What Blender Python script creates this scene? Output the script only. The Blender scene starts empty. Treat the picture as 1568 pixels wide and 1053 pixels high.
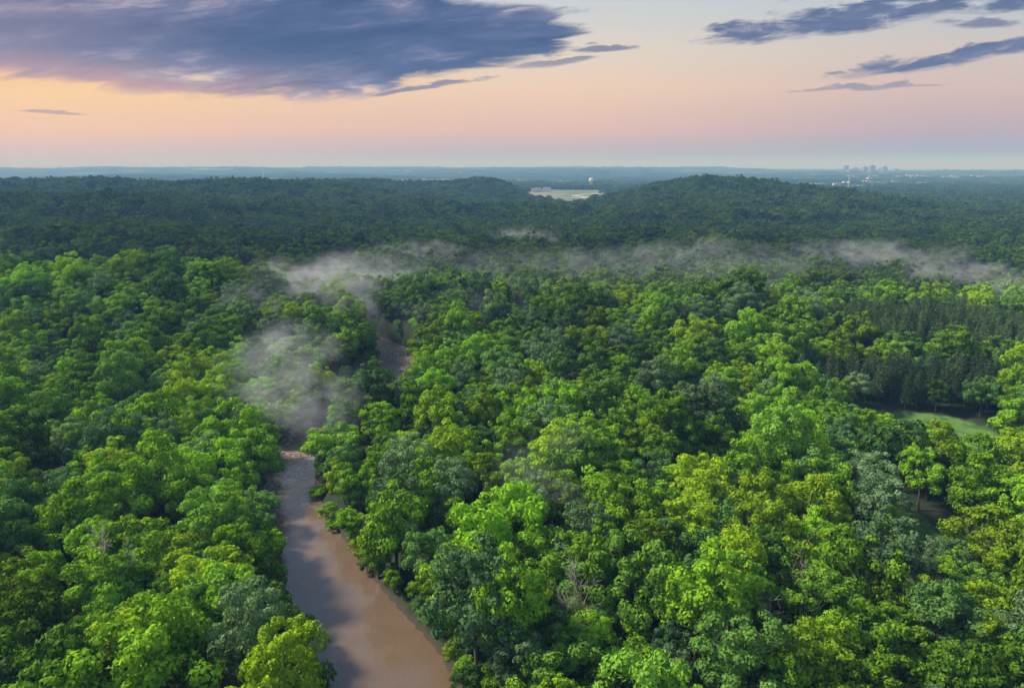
import bpy, math, random, time
import numpy as np
import bmesh
from mathutils import Vector
rng=np.random.default_rng(7); random.seed(7)
S=bpy.context.scene
S.view_settings.view_transform='Standard'; S.view_settings.look='None'; S.view_settings.exposure=0
def lin(r,g,b): 
    f=lambda c:((c/255)/12.92 if c/255<=.04045 else (((c/255)+.055)/1.055)**2.4)
    return (f(r),f(g),f(b),1)
CAMH=95.0
# ---------------------------------------------------------------- river path
RP=np.array([(2,40),(-9,75),(-22.4,108),(-30,122),(-41,140),(-52,157),(-64,178),(-71,204),(-74,220),(-74,241),(-66,266),(-60,292),(-56,318),(-61,348),(-78,378),(-108,405),(-137,445),(-150,495),(-140,560),(-115,640),(-90,720),(-40,800),(30,860),(120,890),(230,900)],float)
def catmull(P,n=10):
    out=[]
    for i in range(len(P)-1):
        p0=P[max(i-1,0)];p1=P[i];p2=P[i+1];p3=P[min(i+2,len(P)-1)]
        for k in range(n):
            t=k/n
            out.append(.5*((2*p1)+(-p0+p2)*t+(2*p0-5*p1+4*p2-p3)*t*t+(-p0+3*p1-3*p2+p3)*t**3))
    out.append(P[-1]); return np.array(out)
RC=catmull(RP)
def sst(t): t=np.clip(t,0,1); return t*t*(3-2*t)
def rdist(x,y):
    sh=x.shape; x=x.ravel();y=y.ravel(); out=np.full(x.shape,1e3)
    near=np.where((np.abs(x)<420)&(y>0)&(y<1100))[0]
    for s in range(0,len(near),20000):
        i=near[s:s+20000]
        d=np.hypot(x[i,None]-RC[None,:,0],y[i,None]-RC[None,:,1]).min(1)
        out[i]=d
    out=out-2.2*sst((142-y)/25)-4.0*np.exp(-((y-308)/42)**2)
    return out.reshape(sh)
def G(x,y,cx,cy,sx,sy,a,rot=0):
    dx=x-cx;dy=y-cy;c,s=math.cos(rot),math.sin(rot)
    u=dx*c+dy*s; v=-dx*s+dy*c
    return a*np.exp(-.5*((u/sx)**2+(v/sy)**2))
POND=(17,442,30,17)
def H0(x,y):
    h=1.0+0*x
    h=h+G(x,y,-250,395,130,42,24)+G(x,y,150,335,120,40,12)+G(x,y,-330,600,150,55,28)+G(x,y,230,720,140,50,12)+G(x,y,-60,650,60,40,8)
    h=h+G(x,y,-650,900,260,130,42)+G(x,y,-980,1450,430,260,54)+G(x,y,-440,1480,150,170,24)
    h=h+G(x,y,-400,2050,300,200,40,-.1)+G(x,y,-70,2050,65,130,28)
    h=h+G(x,y,370,1500,110,200,38)+G(x,y,540,1450,115,200,38)+G(x,y,690,1480,70,160,12)+G(x,y,330,1050,130,80,14)+G(x,y,-60,1150,160,80,16)
    amp=sst((np.hypot(x,y)-250)/900)*(1-.9*np.exp(-((x-.085*y)/190)**2)*sst((y-1150)/300))*(1-.7*sst((x-.56*y)/150)*sst((y-1100)/300))
    h=h+amp*(5.6*np.sin(x/103+1.3+np.sin(y/120))*np.sin(y/97+.4)+2.0*np.sin(x/41+y/66))
    h=h-3*np.exp(-((x-.085*y)/120)**2)*sst((y-1300)/300)*sst((2900-y)/300)
    far=sst((y-3300)/2500)
    h=h+far*(16*np.sin(x/900+1)*np.sin(y/1100+x/3000)+9*np.sin(x/310+y/500))
    ang=x/np.maximum(y,1)
    h=h+sst((y-6500)/4500)*(64-52*sst((ang-.28)/.12)+5*np.sin(x/700)+3*np.sin(x/260+2))
    h=h+G(x,y,6300,8200,900,500,45)+G(x,y,3600,7600,900,400,30)
    return h
def Hc(x,y):
    h=H0(x,y); d=rdist(x,y)
    k=sst((d-6.5)/5.0)
    h=h*k+(-4.5)*(1-k)
    p=np.hypot((x-POND[0])/POND[2],(y-POND[1])/POND[3]); k=sst((p-.9)/.35)
    h=h*k+(-4.0)*(1-k)
    return h
def h1(x,y): return float(Hc(np.array([float(x)]),np.array([float(y)]))[0])
# ---------------------------------------------------------------- node helpers
class NT:
    def __init__(s,tree): s.t=tree; s.n=tree.nodes; s.l=tree.links
    def set(s,sock,v):
        if hasattr(v,'is_output') : s.l.new(v,sock)
        else:
            sock.default_value=v
    def m(s,op,a,b=0.0,c=0.0,clamp=False):
        n=s.n.new('ShaderNodeMath'); n.operation=op; n.use_clamp=clamp
        for i,v in enumerate((a,b,c)): s.set(n.inputs[i],v)
        return n.outputs[0]
    def mr(s,v,a,b,c=0.,d=1.,smooth=True):
        n=s.n.new('ShaderNodeMapRange'); n.interpolation_type='SMOOTHSTEP' if smooth else 'LINEAR'
        for i,q in enumerate((v,a,b,c,d)): s.set(n.inputs[i],q)
        return n.outputs[0]
    def mix(s,f,a,b,bt='MIX'):
        n=s.n.new('ShaderNodeMix'); n.data_type='RGBA'; n.blend_type=bt
        s.set(n.inputs[0],f); s.set(n.inputs[6],a); s.set(n.inputs[7],b); return n.outputs[2]
    def noise(s,vec,scale=1.,det=4.,rough=.5,dist=0.):
        n=s.n.new('ShaderNodeTexNoise'); 
        if vec is not None: s.l.new(vec,n.inputs['Vector'])
        n.inputs['Scale'].default_value=scale;n.inputs['Detail'].default_value=det;n.inputs['Roughness'].default_value=rough;n.inputs['Distortion'].default_value=dist
        return n.outputs['Fac']
    def comb(s,x,y,z=0.):
        n=s.n.new('ShaderNodeCombineXYZ')
        for i,v in enumerate((x,y,z)): s.set(n.inputs[i],v)
        return n.outputs[0]
    def ramp(s,f,stops):
        n=s.n.new('ShaderNodeValToRGB'); e=n.color_ramp.elements
        e[0].position=stops[0][0];e[0].color=stops[0][1];e[1].position=stops[-1][0];e[1].color=stops[-1][1]
        for p,c in stops[1:-1]:
            q=e.new(p); q.color=c
        s.set(n.inputs[0],f); return n.outputs[0]
def newmat(name):
    m=bpy.data.materials.new(name); m.use_nodes=True; m.node_tree.nodes.clear()
    t=NT(m.node_tree); o=t.n.new('ShaderNodeOutputMaterial'); return m,t,o
def simple(name,col,rough=.7,nz=.25,sc=3.):
    m,t,o=newmat(name); b=t.n.new('ShaderNodeBsdfPrincipled'); b.inputs['Roughness'].default_value=rough
    g=t.n.new('ShaderNodeNewGeometry'); f=t.noise(g.outputs['Position'],sc,4)
    c=t.mix(f,tuple(v*(1-nz) for v in col[:3])+(1,),tuple(min(1,v*(1+nz)) for v in col[:3])+(1,))
    t.l.new(c,b.inputs['Base Color']); t.l.new(b.outputs[0],o.inputs[0]); return m
# ---------------------------------------------------------------- WORLD
SUN_EL=math.radians(42); SUN_AZ=math.radians(-80)   # azimuth from +Y (view dir), negative = left
W=bpy.data.worlds.new("World"); S.world=W; W.use_nodes=True
W.node_tree.nodes.clear(); t=NT(W.node_tree)
tc=t.n.new('ShaderNodeTexCoord'); sp=t.n.new('ShaderNodeSeparateXYZ'); t.l.new(tc.outputs['Generated'],sp.inputs[0])
X,Y,Z=sp.outputs
yc=t.m('MAXIMUM',t.m('ABSOLUTE',Y),.12)
sx=t.m('DIVIDE',X,yc); sz=t.m('DIVIDE',Z,yc)
szr=t.m('MULTIPLY',sz,4.0,clamp=True)   # 0..0.25
L=lambda *c: lin(*c)
left=t.ramp(szr,[(0,L(180,164,150)),(.06,L(220,184,146)),(.2,L(249,202,144)),(.4,L(255,213,136)),(.52,L(251,200,142)),(.7,L(215,192,184)),(1,L(196,196,204))])
mid=t.ramp(szr,[(0,L(140,147,164)),(.06,L(174,159,164)),(.2,L(229,187,162)),(.42,L(240,209,177)),(.62,L(226,215,200)),(.85,L(204,210,216)),(1,L(190,202,214))])
right=t.ramp(szr,[(0,L(122,136,164)),(.08,L(144,142,166)),(.22,L(188,162,170)),(.42,L(213,186,177)),(.62,L(208,197,190)),(.85,L(190,198,206)),(1,L(176,190,208))])
c=t.mix(t.mr(sx,-.75,.05),left,mid); c=t.mix(t.mr(sx,.0,.7),c,right)
nv=t.comb(t.m('MULTIPLY',sx,3.6),t.m('MULTIPLY',t.m('SUBTRACT',sz,t.m('MULTIPLY',sx,.07)),24.),0.3)
n1=t.noise(nv,1.,7,.56,.5); n1c=t.m('SUBTRACT',n1,.5)
nv2=t.comb(t.m('MULTIPLY',sx,16.),t.m('MULTIPLY',t.m('SUBTRACT',sz,t.m('MULTIPLY',sx,.1)),70.),4.3)
n2=t.noise(nv2,1.,6,.62,.4); n2c=t.m('SUBTRACT',n2,.5)
nz=t.m('ADD',t.m('MULTIPLY',n1c,.07),t.m('MULTIPLY',n2c,.03))
def fcurve(pts,lo=-1.,hi=1.,vmax=.5):
    n=t.n.new('ShaderNodeFloatCurve'); cv=n.mapping.curves[0]
    pp=[((x-lo)/(hi-lo),y/vmax) for x,y in pts]
    cv.points[0].location=pp[0]; cv.points[1].location=pp[-1]
    for p in pp[1:-1]: cv.points.new(*p)
    n.mapping.update()
    t.l.new(t.mr(sx,lo,hi,0.,1.,False),n.inputs['Value']); return t.m('MULTIPLY',n.outputs[0],vmax)
bot=fcurve([(-1,.13),(-.7,.118),(-.52,.101),(-.34,.097),(-.16,.108),(-.03,.130),(.09,.156),(.2,.3),(1,.45)])
top=fcurve([(-1,.34),(-.34,.34),(-.2,.28),(-.1,.238),(-.03,.214),(.09,.184),(.2,.12),(1,.0)])
d_bot=t.m('ADD',t.m('SUBTRACT',sz,bot),t.m('MULTIPLY',nz,1.1))
d_top=t.m('ADD',t.m('SUBTRACT',top,sz),t.m('MULTIPLY',nz,1.6))
big=t.m('MULTIPLY',t.mr(d_bot,-.004,.012),t.mr(d_top,-.004,.014))
hole=t.mr(t.m('ADD',n1c,t.m('MULTIPLY',n2c,.4)),.15,.26); big=t.m('MULTIPLY',big,t.m('SUBTRACT',1.,t.m('MULTIPLY',hole,.7)))
def streak(cx,cz,Lh,T,s,st=1.):
    dx=t.m('SUBTRACT',sx,cx); dz=t.m('SUBTRACT',t.m('SUBTRACT',sz,cz),t.m('MULTIPLY',dx,s))
    dz=t.m('ADD',dz,t.m('MULTIPLY',nz,.45))
    q=t.m('ADD',t.m('POWER',t.m('ABSOLUTE',t.m('DIVIDE',dx,Lh)),2.),t.m('POWER',t.m('ABSOLUTE',t.m('DIVIDE',dz,T)),2.))
    q=t.m('ADD',q,t.m('ADD',t.m('MULTIPLY',n2c,3.2),t.m('MULTIPLY',n1c,1.2)))
    return t.m('MULTIPLY',t.mr(q,1.05,.15),st)
ST=[(.43,.190,.22,.018,.11,1.),(.50,.204,.16,.016,.05,1.),(.62,.150,.22,.015,.16,1.),(.69,.216,.10,.015,.12,1.),(.63,.188,.06,.008,.0,.8),
    (.05,.137,.06,.005,.09,.7),(.13,.155,.05,.005,.05,.8),(-.11,.108,.10,.0045,.1,.8),(.50,.108,.13,.004,.06,.6),(-.64,.072,.06,.003,-.05,.5),(.02,.175,.10,.009,.05,.9),(.0,.205,.12,.01,.0,.6)]
md=None
for a in ST:
    d=streak(*a); md=d if md is None else t.m('MAXIMUM',md,d)
ctone=t.m('ADD',t.m('MULTIPLY',n1c,2.5),t.m('ADD',t.m('MULTIPLY',n2c,1.1),t.m('SUBTRACT',.27,t.m('MULTIPLY',sx,.33))),clamp=True)
cc=t.ramp(ctone,[(0,L(54,74,122)),(.35,L(74,90,136)),(.6,L(108,114,152)),(.82,L(158,152,176)),(1,L(205,198,202))])
warm=t.m('MULTIPLY',t.mr(sx,-.15,-.6),t.mr(d_bot,.05,.0))
cc=t.mix(t.m('MULTIPLY',warm,.8),cc,t.ramp(n2,[(.3,L(190,150,165)),(.5,L(246,176,150)),(.65,L(255,214,160))]))
leftish=t.m('MULTIPLY',t.mr(sx,-.3,-.7),.45); cc=t.mix(leftish,cc,L(154,138,160))
c=t.mix(t.m('MULTIPLY',big,.98),c,cc)
sc_=t.ramp(n2,[(.3,L(68,86,130)),(.7,L(106,114,154))])
c=t.mix(t.m('MULTIPLY',md,.95),c,sc_)
bg1=t.n.new('ShaderNodeBackground'); t.l.new(c,bg1.inputs[0]); bg1.inputs[1].default_value=1.0
sky=t.n.new('ShaderNodeTexSky'); sky.sky_type='NISHITA'; sky.sun_disc=False; sky.sun_elevation=SUN_EL; sky.sun_rotation=SUN_AZ
bg2=t.n.new('ShaderNodeBackground'); t.l.new(sky.outputs[0],bg2.inputs[0]); bg2.inputs[1].default_value=0.15
hi=t.mr(Z,.26,.5)
mx=t.n.new('ShaderNodeMixShader'); t.l.new(hi,mx.inputs[0]); t.l.new(bg1.outputs[0],mx.inputs[1]); t.l.new(bg2.outputs[0],mx.inputs[2])
ow=t.n.new('ShaderNodeOutputWorld'); t.l.new(mx.outputs[0],ow.inputs[0])
# sun
sl=bpy.data.lights.new('sun','SUN'); sl.energy=5; sl.angle=math.radians(8); sl.color=(1,.94,.80)
so=bpy.data.objects.new('sun',sl); S.collection.objects.link(so)
dv=Vector((math.sin(SUN_AZ)*math.cos(SUN_EL),math.cos(SUN_AZ)*math.cos(SUN_EL),math.sin(SUN_EL)))
so.rotation_euler=dv.to_track_quat('Z','Y').to_euler()
# camera
cam=bpy.data.cameras.new('camera'); co=bpy.data.objects.new('camera',cam); S.collection.objects.link(co); S.camera=co
cam.sensor_width=36; cam.lens=24; cam.clip_end=100000; cam.clip_start=.5
co.location=(0,0,CAMH); co.rotation_euler=(math.radians(90-14.5),0,0)
# ---------------------------------------------------------------- mesh helper
def mkmesh(name,V,F,mats=(),mi=None,attrs=None,smooth=False,link=True,nq=4):
    me=bpy.data.meshes.new(name); V=np.asarray(V,dtype=np.float32)
    if isinstance(F,np.ndarray):
        n=F.shape[1]; me.vertices.add(len(V)); me.vertices.foreach_set('co',V.ravel())
        me.loops.add(F.size); me.loops.foreach_set('vertex_index',F.ravel().astype(np.int32))
        me.polygons.add(len(F)); me.polygons.foreach_set('loop_start',np.arange(0,F.size,n,dtype=np.int32))
        try: me.polygons.foreach_set('loop_total',np.full(len(F),n,dtype=np.int32))
        except Exception: pass
    else: me.from_pydata([tuple(map(float,v)) for v in V],[],F)
    for m in mats: me.materials.append(m)
    if mi is not None: me.polygons.foreach_set('material_index',np.asarray(mi,dtype=np.int32))
    for k,v in (attrs or {}).items():
        a=me.attributes.new(k,'FLOAT','POINT'); a.data.foreach_set('value',np.asarray(v,dtype=np.float32))
    me.update(calc_edges=True)
    if smooth: me.polygons.foreach_set('use_smooth',np.ones(len(me.polygons),dtype=bool))
    ob=bpy.data.objects.new(name,me)
    if link: S.collection.objects.link(ob)
    return ob
# ---------------------------------------------------------------- materials
def foliage(name,dark,light,yel=.35,far=True):
    m,t,o=newmat(name)
    a=t.n.new('ShaderNodeAttribute'); a.attribute_name='tone'
    oi=t.n.new('ShaderNodeObjectInfo')
    w=t.noise(oi.outputs['Location'],.014,3,.6)
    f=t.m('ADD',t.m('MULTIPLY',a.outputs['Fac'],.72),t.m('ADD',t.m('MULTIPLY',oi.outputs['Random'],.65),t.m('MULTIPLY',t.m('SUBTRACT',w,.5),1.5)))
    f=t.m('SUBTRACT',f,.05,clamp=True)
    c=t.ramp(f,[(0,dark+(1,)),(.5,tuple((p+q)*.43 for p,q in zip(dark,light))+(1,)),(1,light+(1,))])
    r2=t.m('FRACT',t.m('MULTIPLY',oi.outputs['Random'],17.31))
    c=t.mix(t.m('MULTIPLY',t.mr(r2,.62,1.),yel),c,t.mix(f,(.05,.11,.008,1),(.43,.58,.02,1)))
    c=t.mix(t.m('MULTIPLY',t.mr(r2,.36,.0),.75),c,t.mix(f,(.018,.055,.025,1),(.13,.29,.10,1)))
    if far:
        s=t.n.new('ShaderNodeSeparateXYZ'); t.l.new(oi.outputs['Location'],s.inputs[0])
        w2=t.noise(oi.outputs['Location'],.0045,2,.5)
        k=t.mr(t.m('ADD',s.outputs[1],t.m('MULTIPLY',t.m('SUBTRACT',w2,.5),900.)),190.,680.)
        c=t.mix(k,c,t.mix(1.,c,(.31,.32,.56,1),'MULTIPLY'))  # distant shade painted into the leaf colour, darker and bluer with distance
    d=t.n.new('ShaderNodeBsdfDiffuse'); tr=t.n.new('ShaderNodeBsdfTranslucent'); t.l.new(c,d.inputs[0])
    t.l.new(t.mix(1.,c,(1.2,1.15,.5,1),'MULTIPLY'),tr.inputs[0])
    ms=t.n.new('ShaderNodeMixShader'); ms.inputs[0].default_value=.26; t.l.new(d.outputs[0],ms.inputs[1]); t.l.new(tr.outputs[0],ms.inputs[2])
    t.l.new(ms.outputs[0],o.inputs[0]); return m
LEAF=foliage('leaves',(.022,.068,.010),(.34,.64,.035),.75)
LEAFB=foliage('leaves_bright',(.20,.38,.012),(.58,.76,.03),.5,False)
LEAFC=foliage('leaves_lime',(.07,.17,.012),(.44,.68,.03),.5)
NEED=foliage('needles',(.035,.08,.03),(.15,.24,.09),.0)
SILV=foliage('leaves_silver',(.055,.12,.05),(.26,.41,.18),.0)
BARK=simple('bark',(.10,.085,.065),.9); DEADB=simple('dead_bark',(.36,.31,.24),.9)
# ---------------------------------------------------------------- tree geometry
def tube(P,R,n=6):
    V=[];F=[]
    for i,(p,r) in enumerate(zip(P,R)):
        p=np.array(p); d=np.array(P[min(i+1,len(P)-1)])-np.array(P[max(i-1,0)]); d=d/np.linalg.norm(d)
        a=np.cross(d,[0,1,0] if abs(d[1])<.9 else [1,0,0]); a/=np.linalg.norm(a); b=np.cross(d,a)
        for k in range(n):
            th=2*math.pi*k/n; V.append(p+r*(math.cos(th)*a+math.sin(th)*b))
    for i in range(len(P)-1):
        for k in range(n):
            F.append((i*n+k,i*n+(k+1)%n,(i+1)*n+(k+1)%n,(i+1)*n+k))
    return np.array(V),np.array(F)
def merge(parts):
    Vs=[];Fs=[];M=[];T=[];o=0
    for V,F,m,tn in parts:
        Vs.append(V);Fs.append(F+o);M.append(np.full(len(F),m));T.append(np.broadcast_to(tn,(len(V),)) if np.ndim(tn)==0 else tn);o+=len(V)
    return np.concatenate(Vs),np.concatenate(Fs),np.concatenate(M),np.concatenate(T)
def leafquads(P,N,size,r,asp=(.55,1.)):
    n=len(P); N=N/np.linalg.norm(N,axis=1,keepdims=True)
    a=np.cross(N,r.normal(size=(n,3))); a/=np.linalg.norm(a,axis=1,keepdims=True)+1e-9; b=np.cross(N,a)
    s=size*r.uniform(.6,1.35,(n,1)); q=s*r.uniform(asp[0],asp[1],(n,1))
    bend=N*s*.25
    V=np.stack([P+a*s*.6,P+b*q*.5+bend*r.uniform(-1,1,(n,1)),P-a*s*.6-bend*r.uniform(0,1,(n,1)),P-b*q*.5],1).reshape(-1,3)
    F=np.arange(4*n).reshape(n,4); return V,F
def broadleaf(seed,Ht=17,rx=5.6,nl=46,per=230,ls=.42,limbs=8,low=.30,lobeR=(.8,1.75)):
    r=np.random.default_rng(seed); parts=[]
    zc=Ht*.60; rz=Ht*.38
    ns=r.integers(3,6); subs=[(np.array([0,0,zc]),.95)]
    for k in range(ns):
        an=r.uniform(0,6.28); rr=rx*r.uniform(.4,.68)
        subs.append((np.array([math.cos(an)*rr,math.sin(an)*rr,zc+r.uniform(-.25,.14)*Ht]),r.uniform(.42,.62)))
    cs=[];lr=[]
    for i in range(nl):
        c0,f=subs[i%len(subs)] if i>nl*.3 else subs[0]
        z=r.uniform(-.5,1.); th=r.uniform(0,6.283); q=math.sqrt(max(0,1-z*z)); k=r.uniform(.78,1.06)
        p=c0+np.array([math.cos(th)*q*rx*f*k,math.sin(th)*q*rx*f*k,z*rz*f*k])
        p[2]=max(p[2],low*Ht); cs.append(p); lr.append(r.uniform(*lobeR)*(1.1-.3*max(z,0)))
    cs=np.array(cs)
    for p,R in zip(cs,lr):
        n=int(per*(R/1.3)**2)
        v=r.normal(size=(n,3)); v/=np.linalg.norm(v,axis=1,keepdims=True)
        out=p-np.array([0,0,zc-.15*Ht]); out/=np.linalg.norm(out)+1e-6
        v=v+out*.35+np.array([0,0,.25]); v/=np.linalg.norm(v,axis=1,keepdims=True)
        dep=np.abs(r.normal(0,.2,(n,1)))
        rad=R*(1.05-dep)*(1+.18*np.sin(v[:,:1]*5+r.uniform(0,6))*np.sin(v[:,1:2]*5+1))
        P=p+v*rad*np.array([1.1,1.1,.82])
        N=v+r.normal(0,.36,(n,3))
        V,F=leafquads(P,N,ls,r)
        tl=r.uniform(0,.32)
        tn=np.clip(.28+tl+.44*v[:,2]-.7*dep[:,0]+r.normal(0,.12,n),0,1)  # shade of the inner gaps put into tone, darker with leaf depth
        parts.append((V,F,0,np.repeat(tn,4)))
    lean=r.uniform(-.5,.5,2)
    tp=[(0,0,-1.5),(lean[0]*.3,lean[1]*.3,Ht*.2),(lean[0],lean[1],Ht*.45),(lean[0]*1.5,lean[1]*1.5,Ht*.78)]
    parts.append((*tube(tp,[.42,.32,.24,.07],7),1,0.))
    idx=r.choice(len(cs),min(limbs,len(cs)),replace=False)
    for i in idx:
        z0=r.uniform(.28,.55)*Ht; st=np.array([lean[0]*.8,lean[1]*.8,z0]); e=cs[i]; e=np.array([e[0],e[1],max(e[2],z0+1)])
        mid=(st+e)/2+np.array([0,0,-.5]); parts.append((*tube([st,mid,e],[.16,.1,.04],5),1,0.))
    return merge(parts)
def pine(seed,Ht=18,rb=2.9,nw=15,per=110,ls=.6,base=.27):
    r=np.random.default_rng(seed); parts=[(*tube([(0,0,-1),(0.05,0,Ht*.5),(0,0,Ht*.98)],[.24,.17,.03],6),1,0.)]
    for w in range(nw):
        f=w/(nw-1); z=Ht*(base+(1-base)*f); R=rb*(1-f)**.6+.3; nb=7 if f<.7 else 5; o=r.uniform(0,6)
        for b in range(nb):
            th=o+6.283*b/nb+r.normal(0,.15); Lb=R*r.uniform(.7,1.15)
            e=np.array([math.cos(th)*Lb,math.sin(th)*Lb,z-.12*Lb+.1]); 
            parts.append((*tube([(0,0,z),e],[.05,.015],3),1,0.))
            n=max(5,int(per/nb*(.35+.65*(1-f)))) ; tt=r.uniform(.25,1.05,(n,1))
            P=np.array([0,0,z])+(e-np.array([0,0,z]))*tt+r.normal(0,.25,(n,3))*np.array([1,1,.7])
            V,F=leafquads(P,np.array([0,0,1.])+r.normal(0,.5,(n,3)),ls,r,(.35,.7)); parts.append((V,F,0,np.repeat(np.clip(r.normal(.5,.2,n)+.4*(tt[:,0]-.5),0,1),4)))
    return merge(parts)
def deadtree(seed,Ht=13):
    r=np.random.default_rng(seed); parts=[]
    def br(p,d,Ln,R,dep):
        pts=[p];rr=[R];q=p.copy();dd=d.copy()
        for k in range(4):
            dd=dd+r.normal(0,.13,3)+np.array([0,0,.04]); dd/=np.linalg.norm(dd); q=q+dd*Ln/4; pts.append(q.copy()); rr.append(R*(1-.2*(k+1))+.02)
        parts.append((*tube(pts,rr,5 if dep<2 else 3),1,0.))
        if dep<4:
            for k in range(4 if dep<3 else 3):
                i=r.integers(1,5); ax=r.normal(size=3); ax/=np.linalg.norm(ax); nd=dd*.75+ax*.75; nd[2]=abs(nd[2])*.9+.1; nd/=np.linalg.norm(nd)
                br(pts[i],nd,Ln*r.uniform(.45,.68),rr[i]*.6,dep+1)
    br(np.array([0,0,-1.]),np.array([0,0,1.]),Ht*.6,.34,0)
    V,F,M,T=merge(parts); return V,F,M,T
def proto(name,data,mats):
    V,F,M,T=data; return mkmesh(name,V,F,mats,M,{'tone':T},link=False)
def protocol(name,obs):
    c=bpy.data.collections.new(name)
    for o in obs: c.objects.link(o)
    return c
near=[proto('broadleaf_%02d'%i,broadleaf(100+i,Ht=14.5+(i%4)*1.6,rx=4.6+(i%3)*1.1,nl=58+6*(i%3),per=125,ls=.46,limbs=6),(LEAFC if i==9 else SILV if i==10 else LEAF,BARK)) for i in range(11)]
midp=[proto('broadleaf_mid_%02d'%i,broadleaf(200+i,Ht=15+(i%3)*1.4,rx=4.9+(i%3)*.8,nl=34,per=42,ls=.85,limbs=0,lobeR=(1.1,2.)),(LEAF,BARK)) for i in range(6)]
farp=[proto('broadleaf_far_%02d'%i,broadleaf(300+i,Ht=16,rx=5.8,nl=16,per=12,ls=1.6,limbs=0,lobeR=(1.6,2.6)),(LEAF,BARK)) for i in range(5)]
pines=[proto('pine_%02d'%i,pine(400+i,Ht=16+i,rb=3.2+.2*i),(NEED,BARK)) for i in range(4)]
def patch(seed):
    r=np.random.default_rng(seed); parts=[]
    for k in range(120):
        x,y=r.uniform(-55,55,2); R=r.uniform(5,7.5); n=22
        v=r.normal(size=(n,3)); v[:,2]=np.abs(v[:,2]); v/=np.linalg.norm(v,axis=1,keepdims=True)
        P=np.array([x,y,r.uniform(5,10)])+v*R; V,F=leafquads(P,v+r.normal(0,.3,(n,3)),4.2,r,(.7,1.)); parts.append((V,F,0,np.repeat(np.clip(.3+.3*v[:,2]+r.uniform(0,.3)+r.normal(0,.1,n),0,1),4)))
    return merge(parts)
patches=[proto('treeclump_%02d'%i,patch(500+i),(LEAF,BARK)) for i in range(4)]
def instancer(name,pts,rot,scl,idx,coll):
    me=bpy.data.meshes.new(name); me.vertices.add(len(pts)); me.vertices.foreach_set('co',pts.astype(np.float32).ravel())
    for k,v in (('rot',rot),('scl',scl)):
        a=me.attributes.new(k,'FLOAT_VECTOR','POINT'); a.data.foreach_set('vector',v.astype(np.float32).ravel())
    a=me.attributes.new('pick','INT','POINT'); a.data.foreach_set('value',idx.astype(np.int32))
    ob=bpy.data.objects.new(name,me); S.collection.objects.link(ob)
    g=bpy.data.node_groups.new(name+'_scatter','GeometryNodeTree')
    g.interface.new_socket('Geometry',in_out='INPUT',socket_type='NodeSocketGeometry'); g.interface.new_socket('Geometry',in_out='OUTPUT',socket_type='NodeSocketGeometry')
    n=g.nodes; l=g.links; gi=n.new('NodeGroupInput'); go=n.new('NodeGroupOutput')
    ci=n.new('GeometryNodeCollectionInfo'); ci.inputs[0].default_value=coll; ci.inputs['Separate Children'].default_value=True; ci.inputs['Reset Children'].default_value=True
    ip=n.new('GeometryNodeInstanceOnPoints'); ip.inputs['Pick Instance'].default_value=True
    def na(nm,ty):
        q=n.new('GeometryNodeInputNamedAttribute'); q.data_type=ty; q.inputs['Name'].default_value=nm; return q.outputs[0]
    er=n.new('FunctionNodeEulerToRotation'); l.new(na('rot','FLOAT_VECTOR'),er.inputs[0])
    l.new(gi.outputs[0],ip.inputs['Points']); l.new(ci.outputs[0],ip.inputs['Instance']); l.new(na('pick','INT'),ip.inputs['Instance Index'])
    l.new(er.outputs[0],ip.inputs['Rotation']); l.new(na('scl','FLOAT_VECTOR'),ip.inputs['Scale']); l.new(ip.outputs[0],go.inputs[0])
    md=ob.modifiers.new('scatter','NODES'); md.node_group=g; return ob
# clearings: (cx,cy,rx,ry)
CLR=[(143,226,21,27),(160,231,16,20),(107,166,8,25),(86,143,8,15),(16,424,26,44),(-52,285,13,36),(370,985,60,28),(470,980,40,24),(-80,1180,24,18),
     (165,2300,190,560),(60,2550,140,260),(145,1820,50,250),(405,560,40,30),(330,515,22,16),(300,640,40,14)]
def keep(x,y,rad):
    k=rdist(x,y)>rad+(6.5*np.exp(-((y-300)/36)**2) if rad>8 else 0)
    for cx,cy,rx,ry in CLR: k&=(((x-cx)/rx)**2+((y-cy)/ry)**2)>1
    fld=np.sin(x/420+y/900+.7)*np.sin(y/640+1.1+x/1500)+.35*np.sin(x/190+y/230)
    k&=~((y>2600)&(fld>.66))
    return k
PINEZ=lambda x,y: ((((x-245)/90)**2+((y-330)/42)**2)<1) | ((((x-175)/60)**2+((y-266)/13)**2)<1)
def grid(y0,y1,s,slope=.95,pad=30,jit=.42):
    ys=np.arange(y0,y1,s); X=[];Yy=[]
    for j,y in enumerate(ys):
        w=y*slope+pad; xs=np.arange(-w,w,s)+(s/2 if j%2 else 0); X.append(xs); Yy.append(np.full(len(xs),y))
    x=np.concatenate(X);y=np.concatenate(Yy); x=x+rng.uniform(-jit,jit,len(x))*s; y=y+rng.uniform(-jit,jit,len(y))*s
    return x,y
def place(name,x,y,coll,nv,smin,smax,zs):
    z=Hc(x,y)-.3; n=len(x); sc=smin+(smax-smin)*rng.beta(1.6,2.,n)
    scl=np.stack([sc*rng.uniform(.9,1.12,n),sc*rng.uniform(.9,1.12,n),sc*rng.uniform(*zs,n)],1)
    rot=np.stack([rng.normal(0,.05,n),rng.normal(0,.05,n),rng.uniform(0,6.283,n)],1)
    instancer(name,np.stack([x,y,z],1),rot,scl,rng.integers(0,nv,n),coll)
def mk(name,y0,y1,s,coll,nv,rad,smin,smax,zs=(.85,1.15),pinemask=None,slope=.95,pad=30):
    x,y=grid(y0,y1,s,slope,pad); k=keep(x,y,rad); x=x[k];y=y[k]
    if pinemask is not None: k=PINEZ(x,y)==pinemask; x=x[k];y=y[k]
    place(name,x,y,coll,nv,smin,smax,zs)
NEARC=protocol('forest_trees',near)
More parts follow.
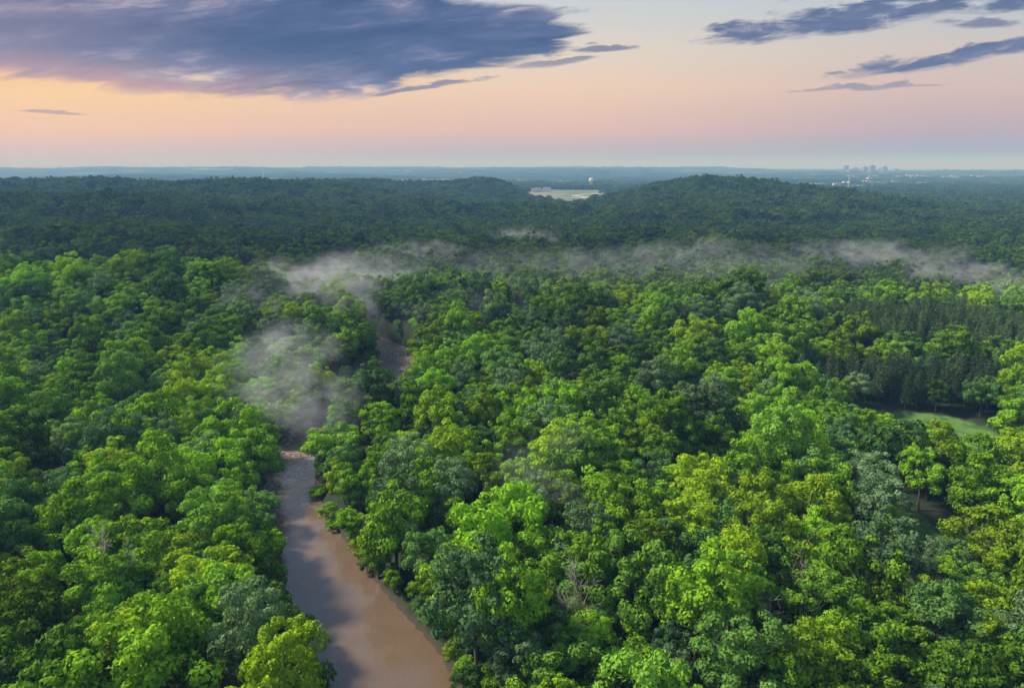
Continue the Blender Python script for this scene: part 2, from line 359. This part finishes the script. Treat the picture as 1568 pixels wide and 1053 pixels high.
mk('forest',30,420,8.9,NEARC,11,9.6,.58,1.55,zs=(.78,1.25),pinemask=False,pad=60)
bx,by=grid(40,420,4.4,.95,20); d=rdist(bx,by); q=(d>8.6)&(d<12.5); q|=(d>8.6)&(d<26)&(by>250)&(by<325)&(bx>-62)&(bx<-38); place('riverbank_bushes',bx[q],by[q],NEARC,9,.28,.52,(.8,1.1))
mk('pine_grove',230,420,4.7,protocol('pine_trees',pines),4,12.5,.7,1.1,pinemask=True)
mk('valley_forest',420,1000,9.2,protocol('valley_trees',midp),6,11,.65,1.5)
mk('hillside_forest',1000,3200,11.5,protocol('hillside_trees',farp),5,12,.85,1.45)
P4=protocol('distant_treeclumps',patches)
mk('distant_forest',3200,7000,92,P4,4,12,.95,1.1)
mk('horizon_forest',7000,15000,200,P4,4,12,2.1,2.3,zs=(.35,.5))
# ---------------------------------------------------------------- terrain
def axis(lo,hi,d0,a,b,grow=1.07,lim=900):
    xs=list(np.arange(a,b+.1,d0)); s=d0; v=b
    while v<hi: s=min(s*grow,lim); v+=s; xs.append(v)
    s=d0; v=a
    while v>lo: s=min(s*grow,lim); v-=s; xs.insert(0,v)
    return np.array(xs)
ax=axis(-32000,32000,2.5,-200,200,1.04); ay=axis(-3000,34000,2.5,40,480,1.018)
gx,gy=np.meshgrid(ax,ay); gz=Hc(gx,gy); nx,ny=len(ax),len(ay)
idx=np.arange(nx*ny).reshape(ny,nx); F=np.stack([idx[:-1,:-1],idx[:-1,1:],idx[1:,1:],idx[1:,:-1]],-1).reshape(-1,4)
fx,fy=gx.ravel(),gy.ravel()
kk=keep(fx,fy,0); grass=np.where(kk,0.,1.)
grass[rdist(fx,fy)<14]=0
m,t,o=newmat('ground'); b=t.n.new('ShaderNodeBsdfPrincipled'); b.inputs['Roughness'].default_value=.95
g=t.n.new('ShaderNodeNewGeometry'); a=t.n.new('ShaderNodeAttribute'); a.attribute_name='grass'
f1=t.noise(g.outputs['Position'],.25,6); f2=t.noise(g.outputs['Position'],.006,3)
floor=t.ramp(f1,[(.3,(.012,.022,.008,1)),(.7,(.035,.055,.018,1))])
s=t.n.new('ShaderNodeSeparateXYZ'); t.l.new(g.outputs['Position'],s.inputs[0])
gr=t.mix(t.mr(f1,.35,.65),(.055,.14,.022,1),(.13,.26,.045,1)); gr2=t.mix(t.mr(f2,.42,.58),(.09,.18,.07,1),(.26,.24,.17,1)); gr=t.mix(t.mr(s.outputs[1],1200.,2000.),gr,gr2)
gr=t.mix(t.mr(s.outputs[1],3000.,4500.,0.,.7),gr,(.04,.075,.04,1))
gr=t.mix(t.m('MULTIPLY',t.mr(s.outputs[2],.6,-.8),t.mr(s.outputs[1],900.,800.)),gr,(.10,.07,.045,1)); floor=t.mix(t.mr(s.outputs[2],.3,-1.),floor,(.06,.045,.03,1))
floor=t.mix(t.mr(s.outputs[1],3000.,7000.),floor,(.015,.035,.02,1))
t.l.new(t.mix(a.outputs['Fac'],floor,gr),b.inputs['Base Color']); t.l.new(b.outputs[0],o.inputs[0])
mkmesh('ground',np.stack([fx,fy,gz.ravel()],1),F,(m,),None,{'grass':grass},smooth=True)
# ---------------------------------------------------------------- river + pond
m,t,o=newmat('muddy_water'); b=t.n.new('ShaderNodeBsdfPrincipled'); g=t.n.new('ShaderNodeNewGeometry')
n0=t.noise(g.outputs['Position'],.07,3,.55,1.2); base=t.mix(n0,(.15,.098,.064,1),(.225,.155,.108,1))
n3=t.noise(g.outputs['Position'],.8,4,.6,.6); n4=t.noise(g.outputs['Position'],.03,2)
s=t.n.new('ShaderNodeSeparateXYZ'); t.l.new(g.outputs['Position'],s.inputs[0])
foam_sheen=t.m('MULTIPLY',t.mr(s.outputs[1],160.,190.,0.,1.),t.mr(n3,.40,.66)); foam_sheen=t.m('MULTIPLY',foam_sheen,t.m('MAXIMUM',t.mr(n4,.3,.55),t.mr(s.outputs[1],255.,280.)))
base=t.mix(t.m('MULTIPLY',foam_sheen,.65),base,(.56,.50,.47,1))  # upstream foam plus sky reflection painted into the water colour
t.l.new(base,b.inputs['Base Color'])
b.inputs['Roughness'].default_value=.10; b.inputs['IOR'].default_value=1.7
mp=t.n.new('ShaderNodeMapping'); mp.inputs['Scale'].default_value=(1,.5,1); mp.inputs['Rotation'].default_value=(0,0,.4); t.l.new(g.outputs['Position'],mp.inputs[0])
na_=t.noise(mp.outputs[0],.7,4,.55,.6)
bp=t.n.new('ShaderNodeBump'); t.l.new(t.mr(s.outputs[1],140.,200.,.22,.45),bp.inputs['Strength']); bp.inputs['Distance'].default_value=.3; t.l.new(na_,bp.inputs['Height']); t.l.new(bp.outputs[0],b.inputs['Normal'])
t.l.new(b.outputs[0],o.inputs[0]); WATER=m
tg=np.gradient(RC,axis=0); tg/=np.linalg.norm(tg,axis=1,keepdims=True); nr=np.stack([-tg[:,1],tg[:,0]],1)
cols=np.linspace(-15,15,7); V=np.concatenate([np.stack([RC[:,0]+nr[:,0]*c,RC[:,1]+nr[:,1]*c,np.full(len(RC),-1.2)],1)[:,None,:] for c in cols],1).reshape(-1,3)
I=np.arange(len(V)).reshape(len(RC),7); F=np.stack([I[:-1,:-1],I[1:,:-1],I[1:,1:],I[:-1,1:]],-1)[...,::-1].reshape(-1,4)
mkmesh('river',V,F,(WATER,),smooth=True)
th=np.linspace(0,6.283,40,endpoint=False); V=[(POND[0]+math.cos(a)*POND[2]*1.15,POND[1]+math.sin(a)*POND[3]*1.15,-1.2) for a in th]
mkmesh('pond',V,[tuple(range(40))],(WATER,))
# ---------------------------------------------------------------- individual trees
def tree(name,data,mats,x,y,s=1.,rz=0.):
    V,F,M,T=data; ob=mkmesh(name,V,F,mats,M,{'tone':T}); ob.location=(x,y,h1(x,y)-.3); ob.scale=(s,s,s); ob.rotation_euler=(0,0,rz); return ob
tree('maple_tree',broadleaf(901,Ht=18,rx=5.4,nl=90,per=125,ls=.46),(LEAFB,BARK),0.5,118,1.05)
tree('oak_tree',broadleaf(902,Ht=21,rx=6.6,nl=110,per=125,ls=.46),(LEAF,BARK),14,180,1.25)
tree('willow_tree',broadleaf(903,Ht=17,rx=6,nl=90,per=125,ls=.44,low=.12),(LEAF,BARK),-50,188,.9)
tree('silver_poplar_tree',broadleaf(904,Ht=17,rx=4.5,nl=70,per=125,ls=.44),(SILV,BARK),80,185,1.)
tree('silver_poplar_tree',broadleaf(905,Ht=17,rx=4.5,nl=70,per=125,ls=.44),(SILV,BARK),93,192,.9)
for i,(x,y,s) in enumerate([(58,112,1.5),(34,104,1.45),(12,118,1.4),(62,232,1.6),(-84,124,1.5),(62,128,1.55),(82,178,1.45),(-6,166,1.2)]):
    tree('dead_tree',deadtree(950+i,15),(DEADB,DEADB),x,y,s,i*1.3)
# ---------------------------------------------------------------- buildings
def part(name,par,V,F,mat):
    ob=mkmesh(name,np.array(V,float),[tuple(f) for f in F],(mat,)); ob.parent=par; return ob
def boxV(x0,y0,z0,x1,y1,z1): return [(x0,y0,z0),(x1,y0,z0),(x1,y1,z0),(x0,y1,z0),(x0,y0,z1),(x1,y0,z1),(x1,y1,z1),(x0,y1,z1)]
BF=[(0,3,2,1),(4,5,6,7),(0,1,5,4),(1,2,6,5),(2,3,7,6),(3,0,4,7)]
BRICK=simple('brick',(.20,.085,.06),.85); ROOFR=simple('roof_shingles',(.12,.07,.062),.9); ROOFW=simple('white_metal_roof',(.6,.62,.63),.4)
WALLW=simple('white_siding',(.62,.6,.57),.7); GLASS=simple('window_glass',(.03,.04,.05),.1); ROOFG=simple('grey_roof',(.16,.16,.17),.9); CONC=simple('concrete',(.16,.17,.19),.9)
def house(name,x,y,w,d,hw,hr,wall,roof,rz=0.,chim=True):
    e=bpy.data.objects.new(name,None); S.collection.objects.link(e); e.location=(x,y,h1(x,y)); e.rotation_euler=(0,0,rz)
    a,c=w/2,d/2
    V=[(-a,-c,-1),(a,-c,-1),(a,c,-1),(-a,c,-1),(-a,-c,hw),(a,-c,hw),(a,c,hw),(-a,c,hw),(-a,0,hw+hr-.1),(a,0,hw+hr-.1)]
    part('walls',e,V,[(0,1,5,4),(2,3,7,6),(1,2,6,9,5),(3,0,4,8,7),(0,3,2,1)],wall)
    o=.5; k=hr/c; zb=hw-o*k; T=.22
    V=[(-a-o,-c-o,zb),(a+o,-c-o,zb),(a+o,0,hw+hr),(-a-o,0,hw+hr),(a+o,c+o,zb),(-a-o,c+o,zb)]
    V=V+[(p[0],p[1],p[2]+T) for p in V]
    part('roof',e,V,[(0,3,2,1),(3,5,4,2),(6,7,8,9),(9,8,10,11),(0,1,7,6),(4,5,11,10),(1,2,8,7),(2,4,10,8),(3,0,6,9),(5,3,9,11)],roof)
    V=[];F=[]
    for sgn in (-1,1):
        for kx in np.linspace(-a+1.6,a-1.6,max(2,int(w/3))):
            if abs(kx)<.7: continue
            b0=len(V); V+=boxV(kx-.5,sgn*(c+.02)-.03,1.,kx+.5,sgn*(c+.02)+.03,2.2); F+=[tuple(i+b0 for i in f) for f in BF]
    part('windows',e,V,F,GLASS); part('door',e,boxV(-.5,-c-.05,0,.5,-c+.02,2.1),BF,ROOFR)
    if chim: part('chimney',e,boxV(-a*.55-.5,-.9,hw,-a*.55+.5,.1,hw+hr+1.4),BF,BRICK)
    return e
house('brick_house',89,151,9,6.5,3.6,2.6,BRICK,ROOFR,.5)
for (x,y,w,r,rf) in [(350,985,16,.1,ROOFW),(378,975,22,.3,ROOFW),(398,985,14,-.2,ROOFG),(470,978,16,.2,ROOFW),(487,985,13,.2,ROOFG)]:
    house('farmhouse',x,y,w,10,4.,3.,WALLW,rf,r,False)
house('farmhouse',-82,1180,16,10,4.,3.2,WALLW,ROOFR,.2)
house('barn',408,566,26,11,5.,3.,BRICK,ROOFR,.1,False)
house('farmhouse',332,520,9,7,3.5,2.5,WALLW,ROOFW,.4)
def town(name,spec,seed,wall=WALLW,roof=ROOFG):
    r=np.random.default_rng(seed); V=[];F=[];M=[]
    for (cx,cy,rx,ry,n,sc) in spec:
        for k in range(n):
            x=cx+r.normal()*rx; y=cy+r.normal()*ry; w=r.uniform(7,14)*sc; d=r.uniform(5,9)*sc; hw=r.uniform(4,8)*sc+6; hr=2.5*sc; z=h1(x,y); b0=len(V)
            V+=[(x-w,y-d,z-2),(x+w,y-d,z-2),(x+w,y+d,z-2),(x-w,y+d,z-2),(x-w,y-d,z+hw),(x+w,y-d,z+hw),(x+w,y+d,z+hw),(x-w,y+d,z+hw),(x-w,y,z+hw+hr),(x+w,y,z+hw+hr)]
            F+=[tuple(i+b0 for i in f) for f in [(0,1,5,4),(2,3,7,6),(1,2,6,9,5),(3,0,4,8,7),(4,5,9,8),(7,8,9,6)]]; M+=[0,0,0,0,1,1]
    return mkmesh(name,np.array(V),F,(wall,roof),M)
town('village',[(-900,4300,130,60,20,1.8),(-400,4200,250,100,40,1.8),(250,3500,160,100,12,1.1),(1800,3600,260,120,44,1.5),(1500,3000,60,60,6,1.3),(90,2800,60,40,5,1.2),(3300,5200,700,200,80,1.9),(450,4300,150,100,20,1.5)],5)
WT=bpy.data.objects.new('water_tower',None); S.collection.objects.link(WT); WT.location=(385,3400,h1(385,3400))
def lathe(prof,n=24):
    V=[];F=[]
    for r_,z_ in prof:
        for k in range(n): V.append((r_*math.cos(6.2832*k/n),r_*math.sin(6.2832*k/n),z_))
    for i in range(len(prof)-1):
        for k in range(n): F.append((i*n+k,i*n+(k+1)%n,(i+1)*n+(k+1)%n,(i+1)*n+k))
    return V,F
WP=simple('white_paint',(.75,.73,.68),.4,.05)
part('tank',WT,*lathe([(3,22),(11,25),(12.5,28),(12.5,38),(11,41),(5,43),(.1,43.5)]),WP)
part('column',WT,*lathe([(6,-2),(5,3),(4.5,8),(4.5,22)]),WP)
def mast(x,y,Hm,w=1.6):
    parts=[]
    for k in range(3):
        an=2.094*k; parts.append((*tube([(math.cos(an)*w,math.sin(an)*w,-2),(math.cos(an)*w*.5,math.sin(an)*w*.5,Hm)],[.35,.25],5),0,0.))
    nseg=int(Hm/5)
    for i in range(nseg):
        for k in range(3):
            f0=i/nseg;f1=(i+1)/nseg;a0=2.094*k;a1=2.094*(k+1);r0=w*(1-.5*f0);r1=w*(1-.5*f1)
            parts.append((*tube([(math.cos(a0)*r0,math.sin(a0)*r0,f0*Hm),(math.cos(a1)*r1,math.sin(a1)*r1,f1*Hm)],[.2,.2],3),0,0.))
    V,F,M,T=merge(parts); ob=mkmesh('radio_mast',V,F,(WP,)); ob.location=(x,y,h1(x,y))
mast(1080,2250,62,2.); mast(-2050,5800,90,3.); mast(6900,9500,110,5.)
V=[];F=[];r=np.random.default_rng(3)
for cx,cy,n,sp_,hm in [(4650,9500,3,60,105),(5150,9700,14,170,80),(5600,9900,12,260,50),(4300,9300,8,200,38),(6200,9800,8,300,40)]:
    for k in range(n):
        x=cx+r.normal()*sp_; y=cy+r.normal()*60; w=r.uniform(18,36); hh=hm*r.uniform(.6,1.25); z=h1(x,y)
        for (q,z1) in ((1.,hh*.86),(.8,hh),(.3,hh*1.06)):
            b0=len(V); V+=boxV(x-w*q,y-w*q,z-5,x+w*q,y+w*q,z+z1); F+=[tuple(i+b0 for i in f) for f in BF]
mkmesh('city_skyline',np.array(V),F,(CONC,))
RD=catmull(np.array([(60,2040),(120,2080),(200,2150),(235,2250),(215,2380),(250,2520),(350,2660),(500,2800),(700,2950)],float),8)
tg=np.gradient(RD,axis=0); tg/=np.linalg.norm(tg,axis=1,keepdims=True); nr=np.stack([-tg[:,1],tg[:,0]],1)
V=[];
for p,n_ in zip(RD,nr):
    for c_ in (-13,-4,4,13):
        q=p+n_*c_; V.append((q[0],q[1],h1(q[0],q[1])+1.2))
I=np.arange(len(V)).reshape(-1,4); F=np.stack([I[:-1,:-1],I[1:,:-1],I[1:,1:],I[:-1,1:]],-1).reshape(-1,4)
mkmesh('gravel_road',np.array(V),F,(simple('pale_gravel',(.55,.50,.44),.9,.2,.05),))
# ---------------------------------------------------------------- haze + mist volumes
m,t,o=newmat('haze'); vs=t.n.new('ShaderNodeVolumeScatter'); vs.inputs['Color'].default_value=(.26,.54,1.,1); vs.inputs['Density'].default_value=1.8e-4; vs.inputs['Anisotropy'].default_value=.0
t.l.new(vs.outputs[0],o.inputs['Volume'])
hz=mkmesh('haze',np.array(boxV(-31000,-2500,-60,31000,33000,330)),BF,(m,))
def mistmat():
    m,t,o=newmat('mist'); tcn=t.n.new('ShaderNodeTexCoord'); g=t.n.new('ShaderNodeNewGeometry')
    mp=t.n.new('ShaderNodeMapping'); mp.inputs['Scale'].default_value=(1,1,1.5); mp.inputs['Rotation'].default_value=(0,.5,.3); t.l.new(g.outputs['Position'],mp.inputs[0])
    n=t.n.new('ShaderNodeTexNoise'); n.inputs['Scale'].default_value=.04; n.inputs['Detail'].default_value=2; t.l.new(mp.outputs[0],n.inputs['Vector'])
    off=t.n.new('ShaderNodeVectorMath'); off.operation='MULTIPLY_ADD'; t.l.new(n.outputs['Color'],off.inputs[0]); off.inputs[1].default_value=(2.2,2.2,2.2)
    sb=t.n.new('ShaderNodeVectorMath'); sb.operation='SUBTRACT'; t.l.new(tcn.outputs['Object'],sb.inputs[0]); sb.inputs[1].default_value=(1.1,1.1,1.1); t.l.new(sb.outputs[0],off.inputs[2])
    vl=t.n.new('ShaderNodeVectorMath'); vl.operation='LENGTH'; t.l.new(off.outputs[0],vl.inputs[0])
    v0=t.n.new('ShaderNodeVectorMath'); v0.operation='LENGTH'; t.l.new(tcn.outputs['Object'],v0.inputs[0])
    fo=t.m('MULTIPLY',t.mr(vl.outputs['Value'],.95,.0),t.mr(v0.outputs['Value'],1.,.5))
    oi=t.n.new('ShaderNodeObjectInfo')
    nn=t.noise(mp.outputs[0],.11,2,.6,1.0)
    d=t.m('MULTIPLY',t.m('MULTIPLY',fo,t.mr(nn,.38,.68)),t.m('MULTIPLY',oi.outputs['Alpha'],.09))
    vs=t.n.new('ShaderNodeVolumeScatter'); vs.inputs['Color'].default_value=(.88,.93,1,1); t.l.new(d,vs.inputs['Density']); t.l.new(vs.outputs[0],o.inputs['Volume']); return m
MM=mistmat()
bm=bmesh.new(); bmesh.ops.create_icosphere(bm,subdivisions=3,radius=1.); mm=bpy.data.meshes.new('mist'); bm.to_mesh(mm); bm.free(); mm.materials.append(MM)
for (x,y,z,rx,ry,rz,a) in [(-112,376,26,56,56,30,.85),(-98,440,26,52,58,24,.45),(-90,256,22,30,50,20,.40),(-70,224,18,32,36,16,.5),(10,165,20,18,26,16,.18),
    (170,610,24,90,45,17,.26),(300,570,24,120,45,19,.36),(330,470,20,100,50,17,.42),(345,400,22,100,50,16,.38),(11,700,24,60,55,18,.34),(-80,575,24,60,50,18,.35),(80,520,18,280,120,22,.12),(-20,360,20,60,60,16,.10)]:
    ob=bpy.data.objects.new('mist',mm); S.collection.objects.link(ob); ob.location=(x,y,z); ob.scale=(rx,ry,rz); ob.color=(1,1,1,a)
